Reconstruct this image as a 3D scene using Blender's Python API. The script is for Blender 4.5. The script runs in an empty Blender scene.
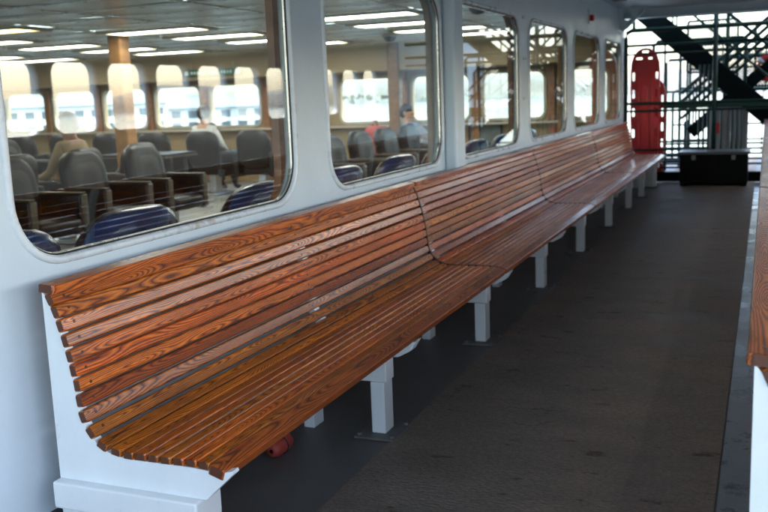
import bpy, bmesh, math, random
from mathutils import Matrix, Vector
from mathutils.geometry import tessellate_polygon
R = math.radians
rng = random.Random(7)
S = bpy.context.scene
C = S.collection

# ------------------------------------------------------------------ camera
cam_d = bpy.data.cameras.new('camera'); cam = bpy.data.objects.new('camera', cam_d); C.objects.link(cam)
yaw, pitch, roll = 0.395266, 0.171826, -0.037244
fw = Vector((-math.sin(yaw), math.cos(yaw), 0)); rt = Vector((math.cos(yaw), math.sin(yaw), 0)); up = Vector((0, 0, 1))
f2 = fw*math.cos(pitch) - up*math.sin(pitch); u2 = up*math.cos(pitch) + fw*math.sin(pitch)
r3 = rt*math.cos(roll) + u2*math.sin(roll); u3 = u2*math.cos(roll) - rt*math.sin(roll)
M4 = Matrix((r3, u3, -f2)).transposed().to_4x4(); M4.translation = Vector((0, 0, 1.35))
cam.matrix_world = M4
cam_d.sensor_width = 36; cam_d.lens = 43.1; cam_d.clip_start = .05; cam_d.clip_end = 6000
cam_d.dof.use_dof = True; cam_d.dof.focus_distance = 2.75; cam_d.dof.aperture_fstop = 5.0
S.camera = cam
# ------------------------------------------------------------------ sky, sun, exposure
SUN_EL, SUN_AZ = R(50), R(84)          # azimuth clockwise from +Y
w = bpy.data.worlds.new('World'); S.world = w; w.use_nodes = True
nt = w.node_tree; bg = nt.nodes['Background']
sky = nt.nodes.new('ShaderNodeTexSky'); sky.sky_type = 'NISHITA'; sky.sun_disc = False
sky.sun_elevation = SUN_EL; sky.sun_rotation = SUN_AZ; sky.dust_density = 2.5; sky.air_density = 1.0; sky.ozone_density = 1.0
nt.links.new(sky.outputs[0], bg.inputs[0]); bg.inputs[1].default_value = .15
sd = bpy.data.lights.new('sun', 'SUN'); sd.energy = 2.2; sd.angle = R(12); sd.color = (1, .97, .92)
sun = bpy.data.objects.new('sun', sd); C.objects.link(sun)
sdir = Vector((math.sin(SUN_AZ)*math.cos(SUN_EL), math.cos(SUN_AZ)*math.cos(SUN_EL), math.sin(SUN_EL)))
sun.rotation_euler = sdir.to_track_quat('Z', 'Y').to_euler(); sun.location = (30, 5, 30)
S.view_settings.view_transform = 'Standard'; S.view_settings.look = 'None'; S.view_settings.gamma = 1
S.view_settings.exposure = 3.18
cy = S.cycles
cy.use_denoising = True; cy.max_bounces = 9; cy.diffuse_bounces = 5; cy.glossy_bounces = 4; cy.transparent_max_bounces = 24
cy.sample_clamp_indirect = 6; cy.caustics_reflective = False; cy.caustics_refractive = False

# ------------------------------------------------------------------ materials
MAT = {}
def N(t, k, **kw):
    n = t.nodes.new(k)
    for a, b in kw.items(): setattr(n, a, b)
    return n
def mat(name, col, rough=.5, metal=0, noise=.0, nscale=8, bump=0, bscale=60, emit=None, estr=0, coat=0, spots=None, stretch=(1, 1, 1), randval=0, world=False, spec=.5, fine=None, bdist=.004):
    m = bpy.data.materials.new(name); m.use_nodes = True; t = m.node_tree; L = t.links.new
    b = t.nodes['Principled BSDF']
    b.inputs['Base Color'].default_value = (*col, 1); b.inputs['Roughness'].default_value = rough; b.inputs['Metallic'].default_value = metal
    b.inputs['Coat Weight'].default_value = coat; b.inputs['Coat Roughness'].default_value = .12; b.inputs['Specular IOR Level'].default_value = spec
    if emit: b.inputs['Emission Color'].default_value = (*emit, 1); b.inputs['Emission Strength'].default_value = estr
    if world: co = N(t, 'ShaderNodeNewGeometry').outputs['Position']
    else: co = N(t, 'ShaderNodeTexCoord').outputs['Object']
    mp = N(t, 'ShaderNodeMapping'); mp.inputs['Scale'].default_value = stretch; L(co, mp.inputs[0]); co = mp.outputs[0]
    src = None
    if noise:
        n = N(t, 'ShaderNodeTexNoise'); n.inputs['Scale'].default_value = nscale; n.inputs['Detail'].default_value = 6; n.inputs['Roughness'].default_value = .65; L(co, n.inputs[0])
        r = N(t, 'ShaderNodeMapRange'); r.inputs[1].default_value = .25; r.inputs[2].default_value = .75
        r.inputs[3].default_value = 1-noise; r.inputs[4].default_value = 1+noise*.6; L(n.outputs[0], r.inputs[0])
        hv = N(t, 'ShaderNodeHueSaturation'); hv.inputs['Color'].default_value = (*col, 1); L(r.outputs[0], hv.inputs['Value']); src = hv.outputs[0]
        r2 = N(t, 'ShaderNodeMapRange'); r2.inputs[1].default_value = .3; r2.inputs[2].default_value = .7
        r2.inputs[3].default_value = max(.03, rough-.1); r2.inputs[4].default_value = min(1, rough+.12); L(n.outputs[0], r2.inputs[0]); L(r2.outputs[0], b.inputs['Roughness'])
    if spots:
        scol, sscale, lo, hi = spots
        n = N(t, 'ShaderNodeTexNoise'); n.inputs['Scale'].default_value = sscale; n.inputs['Detail'].default_value = 8; n.inputs['Roughness'].default_value = .7; L(co, n.inputs[0])
        r = N(t, 'ShaderNodeMapRange'); r.inputs[1].default_value = lo; r.inputs[2].default_value = hi; L(n.outputs[0], r.inputs[0])
        mx = N(t, 'ShaderNodeMix', data_type='RGBA'); L(r.outputs[0], mx.inputs[0])
        if src: L(src, mx.inputs[6])
        else: mx.inputs[6].default_value = (*col, 1)
        mx.inputs[7].default_value = (*scol, 1); src = mx.outputs[2]
    if randval:
        oi = N(t, 'ShaderNodeObjectInfo'); r = N(t, 'ShaderNodeMapRange'); r.inputs[3].default_value = 1-randval; r.inputs[4].default_value = 1+randval; L(oi.outputs['Random'], r.inputs[0])
        hv = N(t, 'ShaderNodeHueSaturation'); L(r.outputs[0], hv.inputs['Value'])
        if src: L(src, hv.inputs['Color'])
        else: hv.inputs['Color'].default_value = (*col, 1)
        src = hv.outputs[0]
    if fine:
        n = N(t, 'ShaderNodeTexNoise'); n.inputs['Scale'].default_value = fine[0]; n.inputs['Detail'].default_value = 5; n.inputs['Roughness'].default_value = .8; L(co, n.inputs[0])
        r = N(t, 'ShaderNodeMapRange'); r.inputs[1].default_value = .3; r.inputs[2].default_value = .7; r.inputs[3].default_value = 1-fine[1]; r.inputs[4].default_value = 1+fine[1]; L(n.outputs[0], r.inputs[0])
        hv = N(t, 'ShaderNodeHueSaturation'); L(src, hv.inputs['Color']); L(r.outputs[0], hv.inputs['Value']); src = hv.outputs[0]
    if src: L(src, b.inputs['Base Color'])
    if bump:
        n = N(t, 'ShaderNodeTexNoise'); n.inputs['Scale'].default_value = bscale; n.inputs['Detail'].default_value = 4; L(co, n.inputs[0])
        bp = N(t, 'ShaderNodeBump'); bp.inputs['Strength'].default_value = bump; bp.inputs['Distance'].default_value = bdist; L(n.outputs[0], bp.inputs['Height']); L(bp.outputs[0], b.inputs['Normal'])
    MAT[name] = m
    return m
def wood(name, light, mid, dark, gloss=.36, coat=.55):
    m = bpy.data.materials.new(name); m.use_nodes = True; t = m.node_tree; L = t.links.new; b = t.nodes['Principled BSDF']
    def math_(op, a, bb=None, c=None):
        n = N(t, 'ShaderNodeMath', operation=op)
        for i, v in enumerate((a, bb, c)):
            if v is None: continue
            if isinstance(v, (int, float)): n.inputs[i].default_value = v
            else: L(v, n.inputs[i])
        return n.outputs[0]
    co = N(t, 'ShaderNodeTexCoord').outputs['Object']; sp = N(t, 'ShaderNodeSeparateXYZ'); L(co, sp.inputs[0])
    oi = N(t, 'ShaderNodeObjectInfo').outputs['Random']
    def noise1(scale, seedmul, detail=2):
        n = N(t, 'ShaderNodeTexNoise', noise_dimensions='2D'); n.inputs['Scale'].default_value = 1; n.inputs['Detail'].default_value = detail
        cb = N(t, 'ShaderNodeCombineXYZ'); L(math_('MULTIPLY', sp.outputs[1], scale), cb.inputs[0]); L(math_('MULTIPLY', oi, seedmul), cb.inputs[1]); L(cb.outputs[0], n.inputs[0])
        return math_('SUBTRACT', n.outputs[0], .5)
    px = math_('ADD', sp.outputs[0], math_('ADD', math_('MULTIPLY', noise1(.7, 91.7), .05), math_('MULTIPLY', math_('SUBTRACT', oi, .5), .03)))
    pz = math_('ADD', sp.outputs[2], math_('MULTIPLY', noise1(.9, 173.3), .17))
    # fine wobble
    n2 = N(t, 'ShaderNodeTexNoise', noise_dimensions='4D'); n2.inputs['Scale'].default_value = 1; n2.inputs['Detail'].default_value = 3
    mp = N(t, 'ShaderNodeMapping'); mp.inputs['Scale'].default_value = (60, 7, 60); L(co, mp.inputs[0]); L(mp.outputs[0], n2.inputs['Vector']); L(math_('MULTIPLY', oi, 50.), n2.inputs['W'])
    rad = math_('SQRT', math_('ADD', math_('MULTIPLY', px, px), math_('MULTIPLY', pz, pz)))
    rad = math_('ADD', rad, math_('MULTIPLY', math_('SUBTRACT', n2.outputs[0], .5), .004))
    ring = math_('FRACT', math_('MULTIPLY', rad, 235.))
    # pores: thin long dark dashes
    n3 = N(t, 'ShaderNodeTexNoise', noise_dimensions='4D'); n3.inputs['Scale'].default_value = 1; n3.inputs['Detail'].default_value = 2
    mp3 = N(t, 'ShaderNodeMapping'); mp3.inputs['Scale'].default_value = (700, 22, 700); L(co, mp3.inputs[0]); L(mp3.outputs[0], n3.inputs['Vector']); L(math_('MULTIPLY', oi, 31.), n3.inputs['W'])
    cr = N(t, 'ShaderNodeValToRGB'); e = cr.color_ramp.elements
    e[0].position = 0; e[0].color = (*dark, 1); e[1].position = 1; e[1].color = (*light, 1)
    for p, c in ((.22, mid), (.55, light), (.86, mid)):
        q = e.new(p); q.color = (*c, 1)
    e[-1].color = (*dark, 1)
    L(ring, cr.inputs[0])
    pr = N(t, 'ShaderNodeMapRange'); pr.inputs[1].default_value = .36; pr.inputs[2].default_value = .52; pr.inputs[3].default_value = .55; pr.inputs[4].default_value = 1.1; L(n3.outputs[0], pr.inputs[0])
    wear = N(t, 'ShaderNodeTexNoise', noise_dimensions='4D'); wear.inputs['Scale'].default_value = 1; wear.inputs['Detail'].default_value = 4
    mp4 = N(t, 'ShaderNodeMapping'); mp4.inputs['Scale'].default_value = (14, 2.2, 14); L(co, mp4.inputs[0]); L(mp4.outputs[0], wear.inputs['Vector']); L(math_('MULTIPLY', oi, 77.), wear.inputs['W'])
    wr = N(t, 'ShaderNodeMapRange'); wr.inputs[1].default_value = .3; wr.inputs[2].default_value = .7; wr.inputs[3].default_value = .62; wr.inputs[4].default_value = 1.25; L(wear.outputs[0], wr.inputs[0])
    rv = N(t, 'ShaderNodeMapRange'); rv.inputs[3].default_value = .68; rv.inputs[4].default_value = 1.3
    L(math_('FRACT', math_('MULTIPLY', oi, 13.7)), rv.inputs[0])
    hv = N(t, 'ShaderNodeHueSaturation'); L(cr.outputs[0], hv.inputs['Color']); L(math_('MULTIPLY', math_('MULTIPLY', pr.outputs[0], rv.outputs[0]), wr.outputs[0]), hv.inputs['Value'])
    hr = N(t, 'ShaderNodeMapRange'); hr.inputs[3].default_value = .488; hr.inputs[4].default_value = .507; L(math_('FRACT', math_('MULTIPLY', oi, 5.3)), hr.inputs[0]); L(hr.outputs[0], hv.inputs['Hue'])
    L(hv.outputs[0], b.inputs['Base Color'])
    rr_ = N(t, 'ShaderNodeMapRange'); rr_.inputs[1].default_value = .3; rr_.inputs[2].default_value = .7; rr_.inputs[3].default_value = gloss+.16; rr_.inputs[4].default_value = gloss-.05; L(wear.outputs[0], rr_.inputs[0]); L(rr_.outputs[0], b.inputs['Roughness'])
    b.inputs['Coat Weight'].default_value = coat; b.inputs['Coat Roughness'].default_value = .16; b.inputs['Specular IOR Level'].default_value = .4
    bp = N(t, 'ShaderNodeBump'); bp.inputs['Strength'].default_value = .35; bp.inputs['Distance'].default_value = .0012
    L(math_('ADD', math_('MULTIPLY', ring, -.6), n3.outputs[0]), bp.inputs['Height']); L(bp.outputs[0], b.inputs['Normal'])
    MAT[name] = m
def glass(name, tint=(.93, .97, .96), refl=1.0):
    m = bpy.data.materials.new(name); m.use_nodes = True; t = m.node_tree; t.nodes.clear(); L = t.links.new
    o = N(t, 'ShaderNodeOutputMaterial'); mx = N(t, 'ShaderNodeMixShader'); tr = N(t, 'ShaderNodeBsdfTransparent'); gl = N(t, 'ShaderNodeBsdfGlossy')
    tr.inputs[0].default_value = (*tint, 1); gl.inputs['Roughness'].default_value = .0; gl.inputs[0].default_value = (1, 1, 1, 1)
    ge = N(t, 'ShaderNodeNewGeometry'); dt = N(t, 'ShaderNodeVectorMath', operation='DOT_PRODUCT'); L(ge.outputs['Normal'], dt.inputs[0]); L(ge.outputs['Incoming'], dt.inputs[1])
    def mth(op, a, bb):
        n_ = N(t, 'ShaderNodeMath', operation=op)
        for i_, v_ in enumerate((a, bb)):
            if isinstance(v_, (int, float)): n_.inputs[i_].default_value = v_
            else: L(v_, n_.inputs[i_])
        return n_.outputs[0]
    ab = mth('ABSOLUTE', dt.outputs['Value'], 0)           # Schlick's Fresnel, the same from both faces of the pane
    fr = mth('ADD', mth('MULTIPLY', mth('POWER', mth('SUBTRACT', 1.0, ab), 5.0), .26), .095)
    ml = N(t, 'ShaderNodeMath', operation='MULTIPLY'); ml.inputs[1].default_value = refl; ml.use_clamp = True
    L(fr, ml.inputs[0]); L(ml.outputs[0], mx.inputs[0]); L(tr.outputs[0], mx.inputs[1]); L(gl.outputs[0], mx.inputs[2]); L(mx.outputs[0], o.inputs[0])
    MAT[name] = m

wood('bench_wood', (.60, .178, .011), (.36, .078, .0045), (.06, .010, .0008))
wood('joinery_wood', (.40, .20, .075), (.30, .13, .045), (.16, .06, .02), gloss=.4, coat=.2)
mat('white_paint', (.62, .70, .75), .36, noise=.10, nscale=2.2, bump=.10, bscale=14, spots=((.42, .36, .28), 3.1, .70, .80))
mat('bench_white', (.74, .77, .77), .34, noise=.07, nscale=5, bump=.08, bscale=30, spots=((.45, .38, .28), 6, .71, .78))
mat('frame_white', (.66, .70, .72), .3, noise=.12, nscale=9, spots=((.34, .20, .09), 2.6, .63, .72))
mat('gasket', (.012, .013, .014), .5)
mat('bead_metal', (.62, .60, .54), .3, metal=.7, noise=.15, nscale=12)
mat('deck_paint', (.125, .118, .110), .5, noise=.3, nscale=3, bump=.2, bscale=40, spots=((.10, .055, .03), 1.7, .60, .74))
mat('nonskid', (.215, .172, .136), .62, noise=.4, nscale=1.6, bump=1.0, bscale=44, bdist=.0055, spots=((.07, .034, .02), 4.2, .60, .66), stretch=(1, 2.2, 1), spec=.4, fine=(60, .45))
mat('strip_paint_sheen', (.20, .23, .25), .3, noise=.35, nscale=4, bump=.15, bscale=30, spots=((.06, .05, .045), 5, .58, .68))  # smooth margin paint, with the brightness of reflected light put into its grey-blue
mat('coaming', (.045, .05, .055), .4, noise=.2)
mat('plate_steel', (.13, .13, .125), .5, noise=.35, nscale=14, spots=((.16, .07, .03), 9, .56, .68))
mat('seam_dark', (.022, .007, .004), .45)
mat('end_grain', (.085, .022, .006), .5, noise=.3, nscale=80)
mat('plug', (.06, .02, .008), .35)
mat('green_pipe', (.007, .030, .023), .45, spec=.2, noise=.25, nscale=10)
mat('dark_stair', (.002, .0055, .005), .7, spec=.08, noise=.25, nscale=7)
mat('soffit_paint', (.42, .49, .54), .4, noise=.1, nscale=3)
mat('locker_black', (.003, .0033, .0036), .6, spec=.12, noise=.2)
mat('locker_lid', (.06, .07, .075), .35, noise=.2)
mat('board_red', (.52, .010, .012), .38, noise=.15, nscale=6)
mat('ring_red', (.55, .035, .02), .5, noise=.1)
mat('ceil_panel', (.74, .77, .75), .34, metal=.05, noise=.06, nscale=1.5, randval=.15)
mat('lamp', (.8, .8, .8), .5, emit=(1, .97, .9), estr=2.4)
mat('lamp_warm', (.8, .8, .8), .5, emit=(1, .82, .42), estr=1.1)
mat('cabin_floor', (.22, .22, .20), .4, noise=.2, nscale=3)
mat('cabin_tan', (.34, .25, .13), .45, noise=.12, nscale=4)
mat('cabin_cream', (.50, .44, .33), .45, noise=.1, nscale=4)
mat('vinyl_black', (.009, .0105, .010), .4, spec=.35, noise=.25, nscale=9, bump=.25, bscale=25)
mat('vinyl_blue', (.010, .045, .15), .24, noise=.25, nscale=6, coat=.3)
mat('vinyl_grey', (.040, .038, .032), .42, spec=.35, noise=.2, nscale=8, bump=.2, bscale=20)
mat('arm_tan', (.09, .072, .05), .4, noise=.2)
mat('chrome', (.5, .5, .5), .3, metal=1)
mat('sign_green', (.02, .12, .09), .4); mat('sign_white', (.75, .8, .78), .5)
mat('poster', (.16, .18, .18), .5, noise=.6, nscale=6)
mat('skin', (.50, .29, .20), .5); mat('hair_dark', (.015, .012, .010), .5, bump=.5, bscale=60)
mat('shirt_white', (.62, .62, .60), .7, bump=.3, bscale=20); mat('shirt_grey', (.24, .26, .30), .7, bump=.3, bscale=20)
mat('jacket_tan', (.38, .27, .15), .7, bump=.3, bscale=20); mat('jacket_dark', (.03, .035, .045), .7, bump=.3, bscale=20)
mat('trousers', (.04, .045, .06), .8); mat('hair_white', (.42, .42, .43), .6); mat('bag_red', (.38, .05, .035), .6, bump=.3, bscale=25)
mat('water', (.03, .055, .06), .12, bump=.6, bscale=.5, world=True)
mat('land', (.12, .12, .10), .9, noise=.5, nscale=.02, world=True)
mat('leaf', (.09, .11, .07), .8, noise=.4, nscale=.12, world=True)
mat('terminal_wall', (.6, .6, .57), .6, noise=.1); mat('terminal_roof', (.16, .20, .22), .6, noise=.2); mat('terminal_glass', (.05, .08, .1), .1)
mat('pole_grey', (.2, .21, .21), .5)
glass('window_glass', refl=1.15); glass('far_glass', refl=.7)

# ------------------------------------------------------------------ mesh helpers
def mesh_obj(name, me, parent=None, loc=None):
    o = bpy.data.objects.new(name, me); C.objects.link(o)
    if parent: o.parent = parent
    if loc is not None: o.location = loc
    return o
def bm_obj(name, bm, m, parent=None, loc=None, smooth=False):
    me = bpy.data.meshes.new(name); bmesh.ops.recalc_face_normals(bm, faces=bm.faces[:]); bm.to_mesh(me); bm.free()
    for x in (m if isinstance(m, (list, tuple)) else [m]): me.materials.append(MAT[x])
    if smooth:
        for p in me.polygons: p.use_smooth = True
    return mesh_obj(name, me, parent, loc)
def tag(o, label=None, cat=None, group=None, kind=None):
    if label: o['label'] = label
    if cat: o['category'] = cat
    if group: o['group'] = group
    if kind: o['kind'] = kind
    return o
def empty(name, loc=(0, 0, 0), rz=0):
    o = bpy.data.objects.new(name, None); C.objects.link(o); o.location = loc; o.rotation_euler = (0, 0, rz); o.empty_display_size = .1
    return o
def copy_tree(o, parent=None):
    c = o.copy(); C.objects.link(c); c.parent = parent
    for ch in o.children: copy_tree(ch, c)
    return c
def box(bm, x0, x1, y0, y1, z0, z1, bev=0, seg=2, M=None):
    r = bmesh.ops.create_cube(bm, size=1); vs = r['verts']
    bmesh.ops.scale(bm, vec=(x1-x0, y1-y0, z1-z0), verts=vs)
    bmesh.ops.translate(bm, vec=((x0+x1)/2, (y0+y1)/2, (z0+z1)/2), verts=vs)
    if bev:
        es = list({e for v in vs for e in v.link_edges})
        q = bmesh.ops.bevel(bm, geom=es, offset=bev, segments=seg, affect='EDGES', profile=.5)
        vs = list({v for f in q['faces'] for v in f.verts} | {v for v in vs if v.is_valid})
    if M is not None: bmesh.ops.transform(bm, matrix=M, verts=vs)
    return vs
def boxo(name, m, parent, b, bev=.004, seg=2, M=None, loc=None, smooth=False):
    bm = bmesh.new(); box(bm, *b, bev=bev, seg=seg, M=M); return bm_obj(name, bm, m, parent, loc, smooth)
def pipe(bm, pts, r, seg=8, closed=False):
    pts = [Vector(p) for p in pts]; n = len(pts); rings = []
    for i, p in enumerate(pts):
        a = pts[i-1] if (i > 0 or closed) else p; b = pts[(i+1) % n] if (i < n-1 or closed) else p
        d = (b-a).normalized(); ref = Vector((0, 0, 1)) if abs(d.z) < .9 else Vector((1, 0, 0))
        u = d.cross(ref).normalized(); v = d.cross(u)
        rings.append([bm.verts.new(p+u*r*math.cos(2*math.pi*k/seg)+v*r*math.sin(2*math.pi*k/seg)) for k in range(seg)])
    for i in range(n if closed else n-1):
        A, B = rings[i], rings[(i+1) % n]
        for k in range(seg): bm.faces.new((A[k], A[(k+1) % seg], B[(k+1) % seg], B[k]))
    if not closed:
        bm.faces.new(rings[0]); bm.faces.new(rings[-1][::-1])
def pipeo(name, m, parent, pts, r, seg=8, closed=False):
    bm = bmesh.new(); pipe(bm, pts, r, seg, closed); return bm_obj(name, bm, m, parent, smooth=True)
def rrect(a0, a1, b0, b1, r, off=0, seg=10):
    a0 -= off; a1 += off; b0 -= off; b1 += off; r = max(.002, r+off); P = []
    for (cx, cy_, s) in ((a1-r, b1-r, 0), (a0+r, b1-r, 1), (a0+r, b0+r, 2), (a1-r, b0+r, 3)):
        for k in range(seg+1):
            t = math.pi/2*(s+k/seg); P.append((cx+r*math.cos(t), cy_+r*math.sin(t)))
    return P
def holed(bm, outer, holes, f, d0, d1):
    """plate between depth d0 and d1 with holes; f(a,b,d) -> 3D point"""
    loops = [outer]+holes; flat = [p for l in loops for p in l]
    tris = tessellate_polygon([[Vector((a, b, 0)) for a, b in l] for l in loops])
    V0 = [bm.verts.new(f(a, b, d0)) for a, b in flat]; V1 = [bm.verts.new(f(a, b, d1)) for a, b in flat]
    for t in tris:
        try:
            bm.faces.new([V0[i] for i in t]); bm.faces.new([V1[i] for i in t[::-1]])
        except ValueError: pass
    s = 0
    for l in loops:
        n = len(l)
        for i in range(n):
            j = (i+1) % n; bm.faces.new((V0[s+i], V0[s+j], V1[s+j], V1[s+i]))
        s += n
def loft(bm, rings, closed=True):
    R_ = [[bm.verts.new(p) for p in r] for r in rings]; n = len(R_[0])
    for a, b in zip(R_[:-1], R_[1:]):
        for k in range(n): bm.faces.new((a[k], a[(k+1) % n], b[(k+1) % n], b[k]))
    return R_
def poly_extrude(bm, pts, f, d0, d1):
    A = [bm.verts.new(f(a, b, d0)) for a, b in pts]; B = [bm.verts.new(f(a, b, d1)) for a, b in pts]; n = len(pts)
    bm.faces.new(A); bm.faces.new(B[::-1])
    for i in range(n): bm.faces.new((A[i], A[(i+1) % n], B[(i+1) % n], B[i]))

XW = -1.88      # outer face of the cabin wall
YE = 13.7       # forward end of the cabin
# ------------------------------------------------------------------ setting
tag(boxo('deck', 'deck_paint', None, (XW-.02, 1.75, -5, 18.6, -.12, 0), bev=0), kind='structure')
tag(boxo('nonskid_path', 'nonskid', None, (-1.335, -.115, -4.9, 18.4, 0, .005), bev=0), kind='structure')
tag(boxo('edge_strip', 'strip_paint_sheen', None, (-.108, .60, -4.9, 12.9, 0, .004), bev=0), kind='structure')
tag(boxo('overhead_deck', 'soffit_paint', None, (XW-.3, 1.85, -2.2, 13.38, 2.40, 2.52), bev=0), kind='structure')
tag(boxo('cabin_deck', 'cabin_floor', None, (-14.8, XW-.025, -3, YE+.1, -.12, -.002), bev=0), kind='structure')
bm = bmesh.new(); bmesh.ops.create_grid(bm, x_segments=2, y_segments=2, size=5000); bmesh.ops.translate(bm, vec=(0, 0, -9), verts=bm.verts)
tag(bm_obj('water', bm, 'water'), kind='structure')
# far shore: one low wooded ridge round the bow side
bm = bmesh.new(); rows = []
for i in range(121):
    a = R(-75+i*1.4); d0 = 1500+60*math.sin(i*.21)+40*math.sin(i*.57)
    h = 10+5*math.sin(i*.33+1)+4*math.sin(i*.9)+3*rng.random()
    rows.append([(d*math.sin(a), d*math.cos(a), z) for d, z in ((d0, -9.2), (d0+8, -6), (d0+40, h*.7), (d0+110, h*1.25), (d0+300, h*2.2+6*math.sin(i*.14)), (d0+600, -9.5))])
vv = [[bm.verts.new(p) for p in r] for r in rows]
for a, b in zip(vv[:-1], vv[1:]):
    for k in range(5): bm.faces.new((a[k], a[k+1], b[k+1], b[k]))
tag(bm_obj('far_shore_hills', bm, 'land', smooth=True), kind='structure')
# wooded mass on the shore (reads as one)
bm = bmesh.new()
for i in range(700):
    a = R(rng.uniform(-72, 40)); d = rng.uniform(1530, 1620); z = rng.uniform(-6, 3)
    c = Vector((d*math.sin(a), d*math.cos(a), z)); s = rng.uniform(4, 9)
    vs = [bm.verts.new(c+Vector((rng.uniform(-1, 1), rng.uniform(-1, 1), rng.uniform(-.8, 1.2)))*s) for _ in range(5)]
    for q in ((0, 1, 2), (0, 2, 3), (0, 3, 4), (0, 4, 1), (1, 2, 3)): bm.faces.new([vs[k] for k in q])
tag(bm_obj('shore_trees', bm, 'leaf'), 'dark wooded bank beyond the water', 'trees', kind='stuff')

tag(boxo('stair_shade_deck', 'soffit_paint', None, (XW-.3, 1.85, 13.4, 16.9, 2.95, 3.1), bev=0), kind='structure')  # unseen deck over the stairs, added to keep sky light off them
# ------------------------------------------------------------------ cabin side wall with windows
side = lambda a, b, d: (XW-d, a, b)     # a = along Y, b = height, d = depth into the wall
WIN = [(-.10+1.985*k, -.10+1.985*k+1.68) for k in range(0, 7)]
WIN[6] = (11.83, 13.28)
WIN = [(a+.02, b-.02) for a, b in WIN]
ZB, ZT, RC = .926, 1.945, .18
wall = empty('cabin_wall', (XW, 0, 0)); wall.location = (0, 0, 0)
tag(wall, 'white painted steel cabin wall with a row of round-cornered windows behind the bench', 'wall')
bm = bmesh.new(); holed(bm, [(-3, .20), (YE-.05, .20), (YE-.05, 2.40), (-3, 2.40)], [rrect(a, b, ZB, ZT, RC, .012) for a, b in WIN], side, 0, .05)
bm_obj('plating', bm, 'white_paint', wall)
boxo('coaming', 'coaming', wall, (XW-.09, XW+.012, -3, YE-.05, 0.001, .199), bev=.006)
for k, (a, b) in enumerate(WIN):
    bm = bmesh.new()
    loft(bm, [[side(u, v, d) for u, v in rrect(a, b, ZB, ZT, RC, o)] for o, d in ((.021, .002), (.020, -.006), (.016, -.011), (.006, -.013), (.000, -.010), (-.004, -.002), (-.006, .010))])
    fr = bm_obj('window_frame', bm, 'frame_white', wall, smooth=True)
    bm = bmesh.new()
    loft(bm, [[side(u, v, d) for u, v in rrect(a, b, ZB, ZT, RC, o)] for o, d in ((-.005, .003), (-.008, .001), (-.0095, .005), (-.010, .012))])
    bm_obj('gasket', bm, 'gasket', fr, smooth=True)
    bm = bmesh.new()
    loft(bm, [[side(u, v, d) for u, v in rrect(a, b, ZB, ZT, RC, o)] for o, d in ((-.0095, .0085), (-.0125, .008), (-.013, .0135), (-.0125, .0215), (.009, .022))])
    bm_obj('bead', bm, 'bead_metal', fr, smooth=True)
    bm = bmesh.new(); P = rrect(a, b, ZB, ZT, RC, -.0105); poly_extrude(bm, P, side, .0135, .0185)
    bm_obj('pane', bm, 'window_glass', fr)
    bm = bmesh.new(); holed(bm, rrect(a, b, ZB, ZT, RC, .06), [rrect(a+.035, b-.035, ZB-.045, ZT, RC)], side, .0505, .085)
    bm_obj('inner_casing', bm, 'joinery_wood', fr)
# vertical duct between the second and third window in view
boxo('duct', 'white_paint', wall, (XW+.001, XW+.085, 5.57, 5.755, .20, 2.397), bev=.02, seg=3, smooth=False)
for z in (1.95, 1.62, 1.29): boxo('hinge', 'frame_white', wall, (XW+.001, XW+.014, 7.64, 7.73, z-.012, z+.012), bev=.004)
# ------------------------------------------------------------------ the cabin inside
endf = lambda a, b, d: (a, YE+d, b)
EW = [(-13.4, -12.45), (-12.25, -11.3), (-11.1, -10.17), (-9.97, -9.04), (-8.83, -7.86), (-7.55, -6.62), (-6.38, -5.39), (-5.13, -4.2), (-3.98, -3.04), (-2.82, -2.12)]
ew = empty('cabin_end_wall'); tag(ew, 'tan panelled end wall inside the cabin with square bright windows', 'wall')
bm = bmesh.new(); holed(bm, [(-14.8, 0), (XW-.1, 0), (XW-.1, 2.40), (-14.8, 2.40)], [rrect(a, b, .95, 1.64, .12, seg=6) for a, b in EW], endf, 0, .1)
bm_obj('panelling', bm, 'cabin_tan', ew)
for k, (a, b) in enumerate(EW):
    bm = bmesh.new(); holed(bm, rrect(a, b, .95, 1.64, .12, .03, 6), [rrect(a, b, .95, 1.64, .12, -.012, 6)], endf, -.02, -.001); f = bm_obj('window_frame', bm, 'cabin_cream', ew)
    bm = bmesh.new(); poly_extrude(bm, rrect(a, b, .95, 1.64, .12, -.005, 6), endf, .04, .046); bm_obj('pane', bm, 'far_glass', f)
for x in (-12.35, -11.2, -10.07, -8.94, -7.72, -5.26, -4.09, -2.93): boxo('post', 'joinery_wood', ew, (x-.055, x+.055, YE-.075, YE-.022, .02, 1.72), bev=.008)
boxo('ledge', 'cabin_cream', ew, (-14.7, XW-.11, YE-.16, YE-.0215, .87, .905), bev=.008)
boxo('soffit', 'cabin_tan', ew, (-14.7, XW-.11, YE-.55, YE-.023, 1.73, 2.17), bev=.01)
tag(boxo('cabin_far_wall', 'cabin_cream', None, (-14.9, -14.81, -3, YE+.1, 0, 2.40), bev=.002), 'cream wall on the far side of the cabin', 'wall')
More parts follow.
